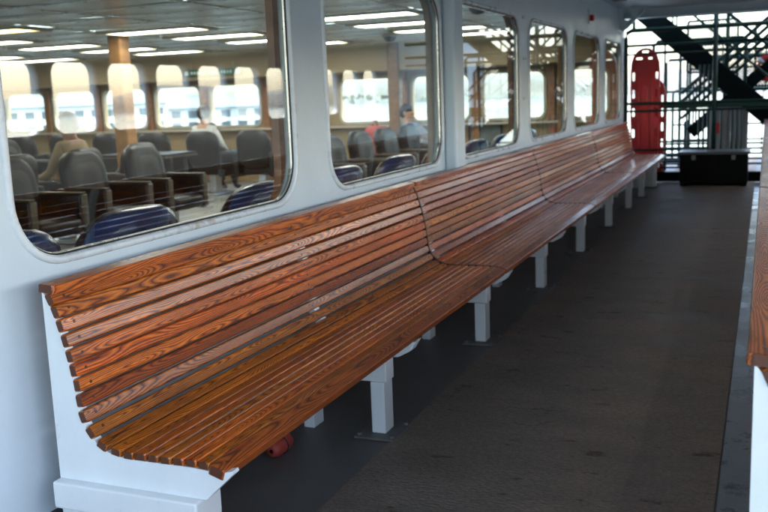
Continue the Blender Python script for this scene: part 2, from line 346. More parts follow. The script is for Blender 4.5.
# ceiling: deckhead with loose metal panels
cl = empty('cabin_ceiling', (0, 0, 2.15)); tag(cl, kind='structure')
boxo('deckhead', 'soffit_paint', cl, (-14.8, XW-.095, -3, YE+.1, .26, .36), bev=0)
bm = bmesh.new(); box(bm, -.594, .594, -.294, .294, 0, .012, bev=.004, seg=1); pm = bpy.data.meshes.new('panel'); bm.to_mesh(pm); bm.free(); pm.materials.append(MAT['ceil_panel'])
LIGHTS = {(-3.7, 5.5): 1, (-6.9, 7.1): 2}
for y in (8.5, 9.7, 10.9, 12.1):
    for x in (-3.7, -6.1, -8.5, -10.9): LIGHTS[(x, y)] = 1
def lit_at(x, y): return any(abs(x-a) < .62 and abs(y-b) < .3 for a, b in LIGHTS)
for i in range(11): boxo('grid_bar', 'bead_metal', cl, (-1.9-1.2*i-.012, -1.9-1.2*i+.012, -.8, 13.1, -.008, .002), bev=.002)
for j in range(23): boxo('grid_bar', 'bead_metal', cl, (-14.0, XW-.1, -.8+.6*j-.012, -.8+.6*j+.012, -.0165, -.0085), bev=.002)
n = 0
for i in range(10):
    for j in range(24):
        x = -2.5-1.2*i; y = -.5+.6*j+.0
        if y > 13.1 or lit_at(x, y): continue
        o = mesh_obj('panel', pm, cl, (x, y, rng.uniform(0, .004))); o.rotation_euler = (rng.gauss(0, .012), rng.gauss(0, .008), 0); n += 1
for (x, y), k in LIGHTS.items():
    # snapped into the panel grid
    gx = -2.5-1.2*round((-2.5-x)/1.2); gy = -.5+.6*round((y+.5)/.6)
    for o in [o for o in cl.children if o.name.startswith('panel') and abs(o.location.x-gx) < .1 and abs(o.location.y-gy) < .1]: bpy.data.objects.remove(o)
    t = empty('ceiling_light', (gx, gy, 2.128))
    row = {5.5: 'nearest the bench', 7.1: '', 8.5: 'first row', 9.7: 'second row', 10.9: 'third row', 12.1: 'row by the end wall'}[y]
    col = {-3.7: 'closest to the side windows', -6.1: 'second from the side windows', -8.5: 'third from the side windows', -10.9: 'farthest from the side windows'}.get(x, '')
    tag(t, 'warm yellow lit ceiling panel seen at the top left through the first window' if k == 2 else ('white lit ceiling light standing alone over the nearest chairs' if y == 5.5 else f'white lit ceiling light, {row}, {col}'), 'ceiling light', 'cabin ceiling lights')
    bm = bmesh.new(); holed(bm, rrect(-.59, .59, -.29, .29, .01, 0, 2), [rrect(-.55, .55, -.17, .17, .01, 0, 2)], lambda a, b, d: (a, b, d), -.006, .03); bm_obj('frame', bm, 'cabin_cream', t)
    bm = bmesh.new(); box(bm, -.549, .549, -.169, .169, .002, .02, bev=.003); bm_obj('diffuser', bm, 'lamp_warm' if k == 2 else 'lamp', t)
for (x, y, lab) in ((-4.6, 11.5, 'small dark smoke detector on the cabin ceiling, seen through second window'), (-2.45, 8.3, 'dark dome camera on the cabin ceiling, seen at the top of the third window')):
    t = empty('ceiling_dome', (x, y, 2.15)); tag(t, lab, 'detector')
    for nm, prof, m in (('base_ring', ((.10, .0), (.11, -.01), (.10, -.03), (.085, -.032)), 'cabin_cream'), ('dome', ((.085, -.030), (.075, -.065), (.05, -.09), (.004, -.10)), 'gasket')):
        bm = bmesh.new(); loft(bm, [[(r*math.cos(a*math.pi/8), r*math.sin(a*math.pi/8), z) for a in range(16)] for r, z in prof]); bm_obj(nm, bm, m, t, smooth=True)
# columns
for (x, y, lab) in ((-6.83, 8.77, 'wood clad column rising to the cabin ceiling behind the armchairs'), (-5.22, 13.2, 'wood clad column by the cabin end wall, seen through the second window')):
    t = empty('column', (x, y, 0)); tag(t, lab, 'column')
    bm = bmesh.new(); box(bm, -.09, .09, -.09, .09, .1, 2.14, bev=.02); bm_obj('shaft', bm, 'joinery_wood', t)
    bm = bmesh.new(); box(bm, -.11, .11, -.11, .11, 0, .099, bev=.01); bm_obj('foot', bm, 'gasket', t)
# hanging sign
t = empty('hanging_sign', (-8.38, YE-.60, 1.84)); tag(t, 'long green sign with white symbols above the far cabin windows', 'sign')
boxo('sign_board', 'sign_green', t, (-.55, .55, -.012, .012, -.055, .055), bev=.004)
for sx in (-1, 1):
    boxo('symbol', 'sign_white', t, (sx*.49-.035, sx*.49+.035, -.016, -.0125, -.035, .035), bev=0)
for k in range(14):
    if k in (5, 9): continue
    boxo('letter', 'sign_white', t, (-.40+k*.057, -.40+k*.057+.03, -.016, -.0125, -.02, .02), bev=0)
for sx in (-.4, .4): pipeo('hanger', 'chrome', t, [(sx, 0, .054), (sx, 0, .16)], .006, 6)
t = empty('framed_poster', (-3.95, YE-.035, .74)); tag(t, 'dark framed picture on the tan end wall seen through the third window', 'picture')
boxo('picture', 'poster', t, (-.24, .24, -.004, .004, -.15, .15), bev=0)
bm = bmesh.new(); holed(bm, rrect(-.27, .27, -.18, .18, .01, 0, 2), [rrect(-.238, .238, -.148, .148, .005, 0, 2)], lambda a, b, d: (a, d, b), -.012, .012); bm_obj('frame', bm, 'gasket', t)

# chairs ------------------------------------------------------------
def make_chair(blue):
    t = empty('armchair')
    bm = bmesh.new(); box(bm, -.22, .30, -.245, .245, .30, .44, bev=.05, seg=3); bm_obj('seat', bm, 'vinyl_black', t, smooth=True)
    # backrest: rounded outline slab, leaning back
    P = rrect(-.265, .265, 0, .58, .17, 0, 6)
    lean = lambda d0: (lambda a, b, d: (-.20-d-.26*b+.05*(b/.58)**2+.10*(a/.265)**2*.3, a, .38+b*.98))
    f = lean(0)
    bm = bmesh.new()
    loft(bm, [[f(a*s, .29+(b-.29)*s, d) for a, b in P] for s, d in ((.55, -.075), (.80, -.072), (.93, -.06), (1, -.03), (1, .0))])
    R0 = [v for v in bm.verts][:len(P)]; bm.faces.new(R0)
    bk = bm_obj('backrest', bm, 'vinyl_black', t, smooth=True)
    bm = bmesh.new(); loft(bm, [[f(a*s, .29+(b-.29)*s, d) for a, b in P] for s, d in ((.30, -.0785), (.62, -.079), (.66, -.074))]); bm.faces.new([v for v in bm.verts][:len(P)])
    bm_obj('back_pad', bm, 'vinyl_grey', bk, smooth=True)
    bm = bmesh.new()
    loft(bm, [[f(a*s, .29+(b-.29)*s, d) for a, b in P] for s, d in ((1.0, .001), (1.005, .02), (.97, .05), (.85, .075), (.5, .088))])
    bm.faces.new([v for v in bm.verts][-len(P):]); bm_obj('back_shell', bm, 'vinyl_blue' if blue else 'vinyl_black', bk, smooth=True)
    for s in (-1, 1):
        y0, y1 = (.25, .335) if s > 0 else (-.335, -.25)
        bm = bmesh.new(); box(bm, -.30, .27, y0, y1, .28, .635, bev=.028, seg=3); a = bm_obj('armrest', bm, 'vinyl_black', t, smooth=True)
        boxo('arm_front', 'arm_tan', a, (.262, .285, y0+.006, y1-.006, .30, .625), bev=.010, smooth=True)
        boxo('arm_top', 'arm_tan', a, (-.20, .27, y0+.010, y1-.010, .630, .643), bev=.005)
    bm = bmesh.new(); box(bm, -.06, .10, -.06, .06, .03, .298, bev=.01); bm_obj('pedestal', bm, 'chrome', t)
    bm = bmesh.new(); box(bm, -.24, .26, -.2, .2, 0, .029, bev=.008); bm_obj('foot', bm, 'chrome', t)
    return t
protos = {True: make_chair(True), False: make_chair(False)}; used = {True: 0, False: 0}
def chair(x, y, rz, blue, label, group):
    o = protos[blue] if not used[blue] else copy_tree(protos[blue]); used[blue] = 1
    o.location = (x, y, 0); o.rotation_euler = (0, 0, rz); tag(o, label, 'armchair', group); return o
ORD = ['first', 'second', 'third', 'fourth', 'fifth', 'sixth', 'seventh', 'eighth', 'ninth', 'tenth']
for k in range(9):
    chair(-2.70, [2.36, 3.10, 4.16, 5.15, 6.12, 7.08, 8.05, 9.02, 9.98][k], math.pi, True, f'blue-backed armchair against the side windows, {ORD[k]} from the near end', 'blue chairs along the windows').scale = (1, 1.14, .985)
for k in range(4):
    chair(-5.62, 5.02+.92*k, rng.uniform(-.05, .05), False, f'black armchair facing the side windows, {ORD[k]} in the near row', 'armchairs facing the windows')
for k in range(5):
    chair(-4.28-(.2 if k == 4 else 0), 9.45+.82*k, 0, False, f'black armchair facing the windows, {ORD[k]} in the row behind the second window', 'armchairs facing the windows')
for k in range(4):
    chair(-6.62, 5.6+.92*k, math.pi, False, f'black armchair facing away, {ORD[k]} in the row back to back with the near row', 'armchairs facing away')
for k in range(6):
    chair(-6.75-.85*k, 11.75, math.pi/2, False, f'black armchair facing the end wall windows, {ORD[k]} from the side windows', 'armchairs facing the end wall')
for k in range(4):
    chair(-9.6, 7.2+.92*k, 0, False, f'black armchair deep in the cabin, {ORD[k]} in the far row', 'armchairs deep in the cabin')
t = empty('cabin_table', (-7.7, 10.3, 0)); tag(t, 'low dark table with pale edge between the armchairs in the cabin', 'table')
boxo('tabletop', 'vinyl_black', t, (-.55, .55, -.35, .35, .68, .715), bev=.008); boxo('edge_band', 'arm_tan', t, (-.56, .56, -.36, .36, .665, .6795), bev=.004)
pipeo('pedestal', 'chrome', t, [(0, 0, .03), (0, 0, .664)], .05, 12); boxo('foot', 'chrome', t, (-.3, .3, -.3, .3, 0, .029), bev=.008)
# people ------------------------------------------------------------
def person(loc, rz, shirt, hair, label, recline=0., headturn=0.):
    root = empty('person', loc, rz); tag(root, label, 'person')
    V = {}; E = []
    rc = recline
    def P(n, p, r, par=None):
        V[n] = (Vector(p), r)
        if par: E.append((par, n))
    P('pel', (-.05, 0, .52), .14)
    P('bel', (-.09-.3*rc, 0, .68-.05*rc), .135, 'pel'); P('che', (-.12-.75*rc, 0, .88-.16*rc), .15, 'bel'); P('nek', (-.12-1.05*rc, 0, 1.03-.27*rc), .06, 'che')
    P('hd0', (-.10-1.1*rc, 0, 1.11-.28*rc), .075, 'nek'); P('hd1', (-.09-1.15*rc, 0, 1.19-.29*rc), .092, 'hd0'); P('hd2', (-.10-1.2*rc, 0, 1.25-.30*rc), .075, 'hd1')
    for s, n in ((-1, 'r'), (1, 'l')):
        P('sh'+n, (-.13-.85*rc, .17*s, .97-.20*rc), .065, 'che'); P('el'+n, (-.04-.55*rc, .24*s, .72-.10*rc), .048, 'sh'+n); P('wr'+n, (.16-.25*rc, .17*s, .66-.02*rc), .034, 'el'+n)
        P('ha'+n, (.24-.25*rc, .13*s, .65-.02*rc), .036, 'wr'+n)
        P('hi'+n, (.02, .09*s, .53), .10, 'pel'); P('kn'+n, (.40, .12*s, .53), .065, 'hi'+n); P('an'+n, (.44, .12*s, .10), .042, 'kn'+n); P('to'+n, (.58, .13*s, .05), .038, 'an'+n)
    names = list(V); me = bpy.data.meshes.new('person_skeleton'); me.from_pydata([V[n][0] for n in names], [(names.index(a), names.index(b)) for a, b in E], [])
    tmp = bpy.data.objects.new('person_tmp', me); C.objects.link(tmp)
    md = tmp.modifiers.new('skin', 'SKIN'); sv = me.skin_vertices[0].data
    for i, n in enumerate(names): sv[i].radius = (V[n][1], V[n][1]); sv[i].use_root = (n == 'pel')
    sb = tmp.modifiers.new('sub', 'SUBSURF'); sb.levels = 2; sb.render_levels = 2
    dg = bpy.context.evaluated_depsgraph_get(); body = bpy.data.meshes.new_from_object(tmp.evaluated_get(dg)); bpy.data.objects.remove(tmp)
    for m in (shirt, 'trousers', 'skin'): body.materials.append(MAT[m])
    for p in body.polygons:
        c = p.center; best = min(names, key=lambda n: (V[n][0]-c).length-V[n][1]*.5); p.use_smooth = True
        p.material_index = 2 if best[:2] in ('hd', 'ha') or best == 'nek' else (1 if best[:2] in ('hi', 'kn', 'an', 'to', 'pe') else 0)
    mesh_obj('body', body, root)
    h = V['hd1'][0]
    bm = bmesh.new(); bmesh.ops.create_uvsphere(bm, u_segments=20, v_segments=12, radius=.108)
    for v in list(bm.verts):
        if v.co.x > .03 and v.co.z < .045: v.co *= .80
        if v.co.z < -.05: v.co.x -= .012
        v.co += Vector((-.016, 0, .02)); v.co *= 1+.04*rng.random()
    bmesh.ops.translate(bm, vec=h, verts=bm.verts); bm_obj('hair', bm, hair, root, smooth=True)
    bm = bmesh.new()
    for s in (-1, 1): bmesh.ops.create_uvsphere(bm, u_segments=8, v_segments=6, radius=.02, matrix=Matrix.Translation(h+Vector((.0, .095*s, -.01))) @ Matrix.Diagonal((1, .5, 1.5, 1)))
    bmesh.ops.create_cone(bm, cap_ends=True, segments=8, radius1=.017, radius2=.006, depth=.04, matrix=Matrix.Translation(h+Vector((.098, 0, -.015))) @ Matrix.Rotation(R(70), 4, 'Y'))
    bm_obj('ears_and_nose', bm, 'skin', root, smooth=True)
    return root
person((-7.62, 11.72, 0), math.pi/2, 'shirt_white', 'hair_dark', 'person with dark hair and white shirt seen from behind by the far windows')
person((-8.45, 13.0, 0), math.pi/2, 'jacket_dark', 'hair_dark', 'person in dark clothing at the far window, smaller, right of the white shirt')
person((-4.45, 12.73, 0), -.15, 'shirt_grey', 'hair_dark', 'person in grey shirt slouched in a chair seen through the second window', recline=.3)
person((-6.6, 7.44, 0), math.pi, 'jacket_tan', 'hair_white', 'person with white hair and tan jacket seated behind the near armchairs')
for (x, y, lab) in ((-5.25, 12.5, 'bright red bag on the floor side chair beyond the grey armchairs'), ):
    t = empty('red_bag', (x, y, 0)); t.scale = (.9, .8, .93); tag(t, 'bright red bag standing beyond the grey padded armchairs', 'bag')
    bm = bmesh.new(); box(bm, -.2, .2, -.28, .28, 0.0, 1.0, bev=.09, seg=3)
    for v in bm.verts: v.co.x *= 1-.25*v.co.z; v.co.y *= 1-.2*v.co.z
    bm_obj('sack', bm, 'bag_red', t, smooth=True); pipeo('handle', 'bag_red', t, [(-.03, -.12, .97), (-.03, -.08, 1.07), (-.03, .08, 1.07), (-.03, .12, .97)], .015, 8)

# ------------------------------------------------------------------ the slatted bench
PROF = [(-1.745, .853), (-1.729, .818), (-1.716, .779), (-1.7045, .738), (-1.695, .697), (-1.687, .656), (-1.6815, .614), (-1.677, .572), (-1.669, .530), (-1.6505, .491),
        (-1.619, .461), (-1.580, .4475), (-1.540, .444), (-1.501, .4438), (-1.462, .4442), (-1.423, .4448), (-1.384, .4452), (-1.345, .4452), (-1.306, .443)]
Y0, Y1, NS = 1.865, 12.97, 4
SL = (Y1-Y0)/NS
def slat_mesh(name, wd, th, L):
    h = wd/2; c = .005; prof = [(-h, -th), (h, -th), (h, -c), (h-c*.35, -c*.3), (h-c, 0), (-h+c, 0), (-h+c*.35, -c*.3), (-h, -c)]
    bm = bmesh.new(); e = .004
    rings = []
    ys = [(0, .60), (.0015, .76), (.0045, .90), (.009, .975), (.014, 1)]
    for y, s in ys+[(L*.25, 1), (L*.5, 1), (L*.75, 1)]+[(L-y, s) for y, s in ys[::-1]]:
        sz = .90+.1*min(1, (s-.6)/.3); rings.append([(x*s, y, -th/2+(z+th/2)*sz) for x, z in prof])
    q = loft(bm, rings); bm.faces.new(q[0]); bm.faces.new(q[-1][::-1])
    bmesh.ops.recalc_face_normals(bm, faces=bm.faces[:])
    me = bpy.data.meshes.new(name); bm.to_mesh(me); bm.free(); me.materials.append(MAT['bench_wood']); me.materials.append(MAT['end_grain'])
    for p in me.polygons:
        if p.center.y < .003 or p.center.y > L-.003: p.material_index = 1
    return me
GAP = .016
ms = slat_mesh('slat', .0368, .020, SL-GAP); mseat = slat_mesh('seat_slat', .0345, .020, SL-GAP); mn = slat_mesh('nose_slat', .050, .028, SL-GAP); mc = slat_mesh('cap_slat', .058, .024, SL-GAP)
bm = bmesh.new(); bmesh.ops.create_cone(bm, cap_ends=True, segments=10, radius1=.0052, radius2=.0047, depth=.0016)
plugm = bpy.data.meshes.new('screw_plug'); bm.to_mesh(plugm); bm.free(); plugm.materials.append(MAT['plug'])
bm = bmesh.new(); bmesh.ops.create_cone(bm, cap_ends=True, segments=6, radius1=.010, radius2=.010, depth=.010)
boltm = bpy.data.meshes.new('bolt'); bm.to_mesh(boltm); bm.free(); boltm.materials.append(MAT['plate_steel'])
def slat_frames():
    out = [((-1.763, .889), 0.06, mc)]
    n = len(PROF)
    for i, p in enumerate(PROF):
        a = PROF[max(0, i-1)]; b = PROF[min(n-1, i+1)]
        tx, tz = b[0]-a[0], b[1]-a[1]; out.append((p, math.atan2(-tz, tx), ms if i < 11 else mseat))
    out.append(((-1.263, .4345), .30, mn))
    return out
bench = empty('slatted_bench', (0, 0, 0))
LEGS = [3.29, 4.735, 6.18, 7.66, 9.16, 10.6, 11.75, 12.9]
def profile_offset(d):
    pts = [(-1.7485, .862)]+PROF+[(-1.268, .436)]; out = []
    for i, p in enumerate(pts):
        a = pts[max(0, i-1)]; b = pts[min(len(pts)-1, i+1)]; tx, tz = b[0]-a[0], b[1]-a[1]; l = math.hypot(tx, tz)
        out.append((p[0]+tz/l*d, p[1]-tx/l*d))
    return out
TS = .0205
sf = slat_frames()
for s in range(NS):
    for i, (p, ang, me) in enumerate(sf):
        o = mesh_obj('slat', me, bench, (p[0]+rng.uniform(-.0008, .0008), Y0+s*SL+GAP/2+(rng.uniform(-.002, .002) if s else rng.uniform(-.003, .002)), p[1]+rng.uniform(-.0008, .0008)))
        o.rotation_euler = (rng.uniform(-.0003, .0003), ang+rng.uniform(-.015, .015), 0)
        L = SL-GAP
        for yy in ((.045, L/2-.02, L-.045) if s < 2 else ()):
            if yy != .045 and s == 1: continue
            q = mesh_obj('screw_plug', plugm, o, (rng.uniform(-.002, .002), yy+rng.uniform(-.004, .004), .0002))
# dark joint strips between the sections and white carrier ribs at every support
def rib(name, m, y, w, d0, d1, close_back=None):
    A = profile_offset(d0); B = profile_offset(d1); bm = bmesh.new()
    poly = A+B[::-1]
    va = [bm.verts.new((x, y-w/2, z)) for x, z in poly]; vb = [bm.verts.new((x, y+w/2, z)) for x, z in poly]; n = len(A); N2 = 2*n
    for i in range(n-1):
        for V_ in (va, vb): bm.faces.new((V_[i], V_[i+1], V_[N2-2-i], V_[N2-1-i]))
    for i in range(N2): bm.faces.new((va[i], va[(i+1) % N2], vb[(i+1) % N2], vb[i]))
    return bm_obj(name, bm, m, bench)
for s in range(1, NS): rib('joint_strip', 'seam_dark', Y0+s*SL, .0135, -.0016, .019)
xz = lambda y0: (lambda a, b, d: (a, y0+d, b))
for k, y in enumerate(LEGS):
    rb = rib('support_rib', 'bench_white', y, .045, .0215, .05)
    # nose plate and bracket under the seat
    bm = bmesh.new(); poly_extrude(bm, [(-1.72, .385), (-1.245, .395), (-1.235, .412), (-1.262, .352), (-1.315, .318), (-1.72, .318)][0:2]+[(-1.232, .408), (-1.262, .36), (-1.318, .330), (-1.72, .330)], xz(y), -.03, .03)
    bmesh.ops.bevel(bm, geom=bm.edges[:], offset=.004, segments=1, affect='EDGES'); bm_obj('bracket', bm, 'bench_white', rb)
    lg = boxo('leg', 'bench_white', bench, (-1.435, -1.375, y-.045, y+.045, .011, .2245), bev=.004)
    boxo('cross_beam', 'bench_white', lg, (-1.74, -1.366, y-.042, y+.042, .225, .3285), bev=.004)
    boxo('foot_plate', 'plate_steel', lg, (-1.49, -1.32, y-.10, y+.10, 0.001, .0105), bev=.002)
    for sx in (-1.475, -1.335):
        for sy in (-.08, .08): mesh_obj('bolt', boltm, lg, (sx, y+sy, .0155))
    boxo('rear_leg', 'bench_white', bench, (-1.745, -1.695, y-.045, y+.045, .001, .2245), bev=.004)
# end panels: an upper cheek cut to the seat curve and a box plinth
def end_panel(y, sgn):
    A = profile_offset(.0213)
    poly = [(-1.781, .870)]+A[:-1]+[(-1.262, .418), (-1.222, .428), (-1.219, .420), (-1.305, .340), (-1.781, .340)]
    bm = bmesh.new(); poly_extrude(bm, poly, xz(y), 0, .030); pn = bm_obj('end_panel', bm, 'bench_white', bench)
    bm = bmesh.new(); box(bm, -1.785, -1.318, y-(.030 if sgn > 0 else .06), y+(.09 if sgn > 0 else .060), .262, .3395, bev=.006); pl = bm_obj('plinth_ledge', bm, 'bench_white', pn)
    bm = bmesh.new(); box(bm, -1.776, -1.35, y-(.012 if sgn > 0 else .05), y+(.08 if sgn > 0 else .05), .001, .2615, bev=.005); bm_obj('plinth', bm, 'bench_white', pn)
end_panel(Y0+.012, 1); end_panel(Y1-.045, -1)
tag(bench, 'long varnished slatted wooden bench on white supports along the cabin windows', 'bench', 'promenade benches')
b2 = copy_tree(bench); b2.location = (1.776, -.215, 0)
tag(b2, 'wooden bench at the right edge, only its back cap and white end panel showing', 'bench', 'promenade benches')

# small red thing under the bench
t = empty('red_float', (-1.70, 2.96, 0)); t.scale = (.7, .7, .7); tag(t, 'small red object lying on the deck beneath the near end of the bench', 'object')
bm = bmesh.new(); loft(bm, [[(r*math.cos(a*math.pi/8), y, .05+r*math.sin(a*math.pi/8)) for a in range(16)] for r, y in ((.012, -.10), (.035, -.095), (.048, -.06), (.05, 0), (.048, .06), (.035, .095), (.012, .10))])
bm_obj('body', bm, 'bag_red', t, smooth=True); pipeo('strap', 'gasket', t, [(.052*math.cos(a*math.pi/6), 0, .05+.052*math.sin(a*math.pi/6)) for a in range(12)], .004, 6, True)

# ------------------------------------------------------------------ outboard side: bulkhead with open ports, bulwark behind the camera
ob = empty('outboard_bulkhead'); tag(ob, 'white outboard bulkhead with a row of open ports across the walkway', 'wall')
XO = 1.55
fo = lambda a, b, d: (XO+d, a, b)
ports = [(1.76+.70*k, 1.76+.70*k+.56) for k in range(16)]
bm = bmesh.new(); holed(bm, [(1.1, 0.001), (18.5, .001), (18.5, 2.399), (1.1, 2.399)], [rrect(a, b, 1.14, 1.73, .11, 0, 6) for a, b in ports], fo, 0, .08); bm_obj('plating', bm, 'white_paint', ob)  # solid run past the ports is unseen, added to shade the end deck
for a, b in ports:
    bm = bmesh.new(); loft(bm, [[fo(u, v, d) for u, v in rrect(a, b, 1.14, 1.73, .11, o, 6)] for o, d in ((.02, -.001), (.018, -.012), (-.004, -.012), (-.006, .04))]); bm_obj('port_rim', bm, 'frame_white', ob, smooth=True)
bw = boxo('bulwark', 'white_paint', None, (XO, XO+.08, -5, 1.098, .001, 1.05), bev=.01); tag(bw, 'low white bulwark along the open deck edge', 'wall')
# ------------------------------------------------------------------ forward end: beam, knee, gate, stairs
t = empty('cross_beam', (0, 13.3, 2.27)); tag(t, 'pale blue-grey beam crossing overhead at the end of the walkway', 'beam')
boxo('flange', 'white_paint', t, (XW+.01, 1.54, -.10, .10, 0, .014), bev=.003); boxo('web', 'white_paint', t, (XW+.01, 1.54, -.012, .012, .0145, .128), bev=.002)
t = empty('knee_bracket', (XW, 13.0, 2.0)); tag(t, 'white knee bracket joining the wall to the overhead beam', 'bracket')
bm = bmesh.new(); holed(bm, [(.002, .12), (.05, .10), (.12, .14), (.32, .33), (.36, .398), (.002, .398)], [rrect(.06, .18, .24, .35, .05, 0, 5)], lambda a, b, d: (a, d, b), 0, .014); bm_obj('web', bm, 'white_paint', t)
bm = bmesh.new(); pts = [(.05, .10), (.12, .14), (.22, .24), (.32, .33), (.36, .398)]
for (a0, b0), (a1, b1) in zip(pts[:-1], pts[1:]):
    va = [bm.verts.new(p) for p in ((a0, -.035, b0-.001), (a0, .05, b0-.001), (a1, .05, b1-.001), (a1, -.035, b1-.001), (a0, -.035, b0-.012), (a0, .05, b0-.012), (a1, .05, b1-.012), (a1, -.035, b1-.012))]
    for q in ((0, 1, 2, 3), (4, 5, 6, 7), (0, 1, 5, 4), (1, 2, 6, 5), (2, 3, 7, 6), (3, 0, 4, 7)): bm.faces.new([va[i] for i in q])
bm_obj('flange', bm, 'white_paint', t)
t = empty('deck_lamp', (-1.55, 10.6, 2.40)); tag(t, 'dark caged deck lamp under the overhead near the end of the walkway', 'lamp')
boxo('housing', 'pole_grey', t, (-.10, .10, -.30, .30, -.06, -.001), bev=.015); boxo('lens', 'gasket', t, (-.08, .08, -.27, .27, -.10, -.061), bev=.015)
t = empty('wall_alarm', (XW, 10.76, 2.15)); tag(t, 'small red alarm on a white plate high on the cabin wall', 'alarm')
boxo('plate', 'frame_white', t, (.001, .012, -.05, .05, -.075, .075), bev=.004); boxo('sounder', 'board_red', t, (.0125, .06, -.035, .035, -.05, .02), bev=.012); boxo('tag', 'sign_white', t, (.0125, .016, -.03, .03, .035, .06), bev=.001)

YG = 13.6
g = empty('pipe_gate', (0, YG, 0)); tag(g, 'dark green pipe gate closing the end of the walkway', 'gate')
def gp(name, pts, r=.022, par=None, m='green_pipe'): return pipeo(name, m, par or g, pts, r)
gp('post', [(-1.86, 0, 0), (-1.86, 0, 2.02), (-1.84, 0, 2.10), (-1.78, 0, 2.13), (1.4, 0, 2.13)], .032)
gp('post', [(-.665, 0, 0), (-.665, 0, 2.38)], .034)
gp('post', [(-1.75, 0, 2.14), (-1.75, 0, 2.39)], .022)
for z, r in ((1.92, .020), (1.80, .012), (1.115, .020), (1.01, .016)): gp('rail', [(-1.835, 0, z), (-.692, 0, z)], r); gp('rail', [(-.638, 0, z), (1.4, 0, z)], r)
boxo('flat_bar', 'green_pipe', g, (-1.33, -.694, -.012, .012, 1.035, 1.095), bev=.003); boxo('flat_bar', 'green_pipe', g, (-.636, 1.4, -.012, .012, 1.035, 1.095), bev=.003)
for x in (-.86, -.80, -.74, -.57, -.43, -.37, -.31): gp('bar', [(x, 0, .02), (x, 0, 1.0)], .015)
for x in (-.86, -.80, -.74): gp('bar', [(x, 0, 1.12), (x, 0, 1.62)], .015)
boxo('toe_board', 'dark_stair', g, (-1.83, -.70, -.008, .008, .012, .15), bev=.003); boxo('toe_board', 'dark_stair', g, (-.63, 1.4, -.008, .008, .012, .15), bev=.003)  # dark strips added to cover the bright sky sheen on the deck behind
for z in (.21, .29, .37, .46): gp('rail', [(-1.835, 0, z), (-.692, 0, z)], .014)
# nested fence bays further on
def bay(y, x0, x1, z0, z1, lab, nbar, rails, r=.024, bars=None):
    t = empty('deck_railing', (0, y, 0)); tag(t, lab, 'railing', 'dark green railings beyond the gate')
    pipeo('frame', 'green_pipe', t, [(x0, 0, 0), (x0, 0, z1-.05), (x0+.05, 0, z1), (x1-.05, 0, z1), (x1, 0, z1-.05), (x1, 0, 0)], r)
    for z in rails: pipeo('rail', 'green_pipe', t, [(x0, 0, z), (x1, 0, z)], r*.7)
    for k in range(nbar):
        x = x0+(x1-x0)*(k+1)/(nbar+1); pipeo('bar', 'green_pipe', t, [(x, 0, z0), (x, 0, z1)], .013, 6)
    return t
bay(14.9, -1.62, -.30, .1, 2.02, 'tall green pipe frame just beyond the red boards', 0, (1.86, .5, .4, .3, .2, .1))
bay(15.6, -1.50, .9, .1, 1.75, 'green railing with many thin bars behind the gate stairs', 0, (.42, .34, .26, .18, .10, 1.25))
bay(16.4, -1.35, 1.3, 1.2, 2.0, 'green pipe railing beyond the stairs at the bow end', 7, (1.9, 1.3))
bay(17.2, -1.25, .2, .1, 1.82, 'inner green pipe frame far beyond the gate stairs', 0, (1.62, 1.0, .9))
bay(18.2, -1.62, 1.5, .1, 1.25, 'bow railing of green pipes at the end of the deck', 9, (.9, .62, .34))
t = empty('stair', (0, 14.0, 0)); tag(t, 'dark green steel stair slanting down to the right behind the gate', 'stair')
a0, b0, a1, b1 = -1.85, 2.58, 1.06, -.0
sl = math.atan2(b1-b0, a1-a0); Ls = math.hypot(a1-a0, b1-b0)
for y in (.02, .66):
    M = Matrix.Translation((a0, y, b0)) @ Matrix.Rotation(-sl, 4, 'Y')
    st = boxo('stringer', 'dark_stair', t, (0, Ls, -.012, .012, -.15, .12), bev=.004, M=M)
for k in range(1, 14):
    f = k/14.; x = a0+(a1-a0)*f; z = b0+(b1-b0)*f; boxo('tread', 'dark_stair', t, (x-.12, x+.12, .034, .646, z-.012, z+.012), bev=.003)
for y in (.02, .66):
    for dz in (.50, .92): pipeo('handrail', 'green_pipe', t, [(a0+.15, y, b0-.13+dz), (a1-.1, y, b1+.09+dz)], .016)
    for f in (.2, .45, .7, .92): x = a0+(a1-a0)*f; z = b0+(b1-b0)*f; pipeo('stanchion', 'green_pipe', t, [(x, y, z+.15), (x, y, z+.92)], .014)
# second stair rising to the right with its rails
t = empty('stair', (0, 15.0, 0)); tag(t, 'green stair rails rising to the upper right behind the first stair', 'stair')
for y in (.0, .6):
    for dz in (0, .13, .26, .39): pipeo('handrail', 'green_pipe', t, [(-1.25, y, .82+dz), (.9, y, 2.72+dz)], .016)
    for f in (.1, .3, .5, .7, .9): x = -1.25+2.15*f; z = .82+1.9*f; pipeo('stanchion', 'green_pipe', t, [(x, y, z-.3), (x, y, z+.39)], .013)
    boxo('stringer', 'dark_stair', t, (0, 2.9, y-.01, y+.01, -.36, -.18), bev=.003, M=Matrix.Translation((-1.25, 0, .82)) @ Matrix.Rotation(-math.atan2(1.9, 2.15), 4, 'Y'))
for y in (.0, .6): pipeo('prop', 'green_pipe', t, [(-1.15, y, 0), (-1.15, y, .8)], .02)
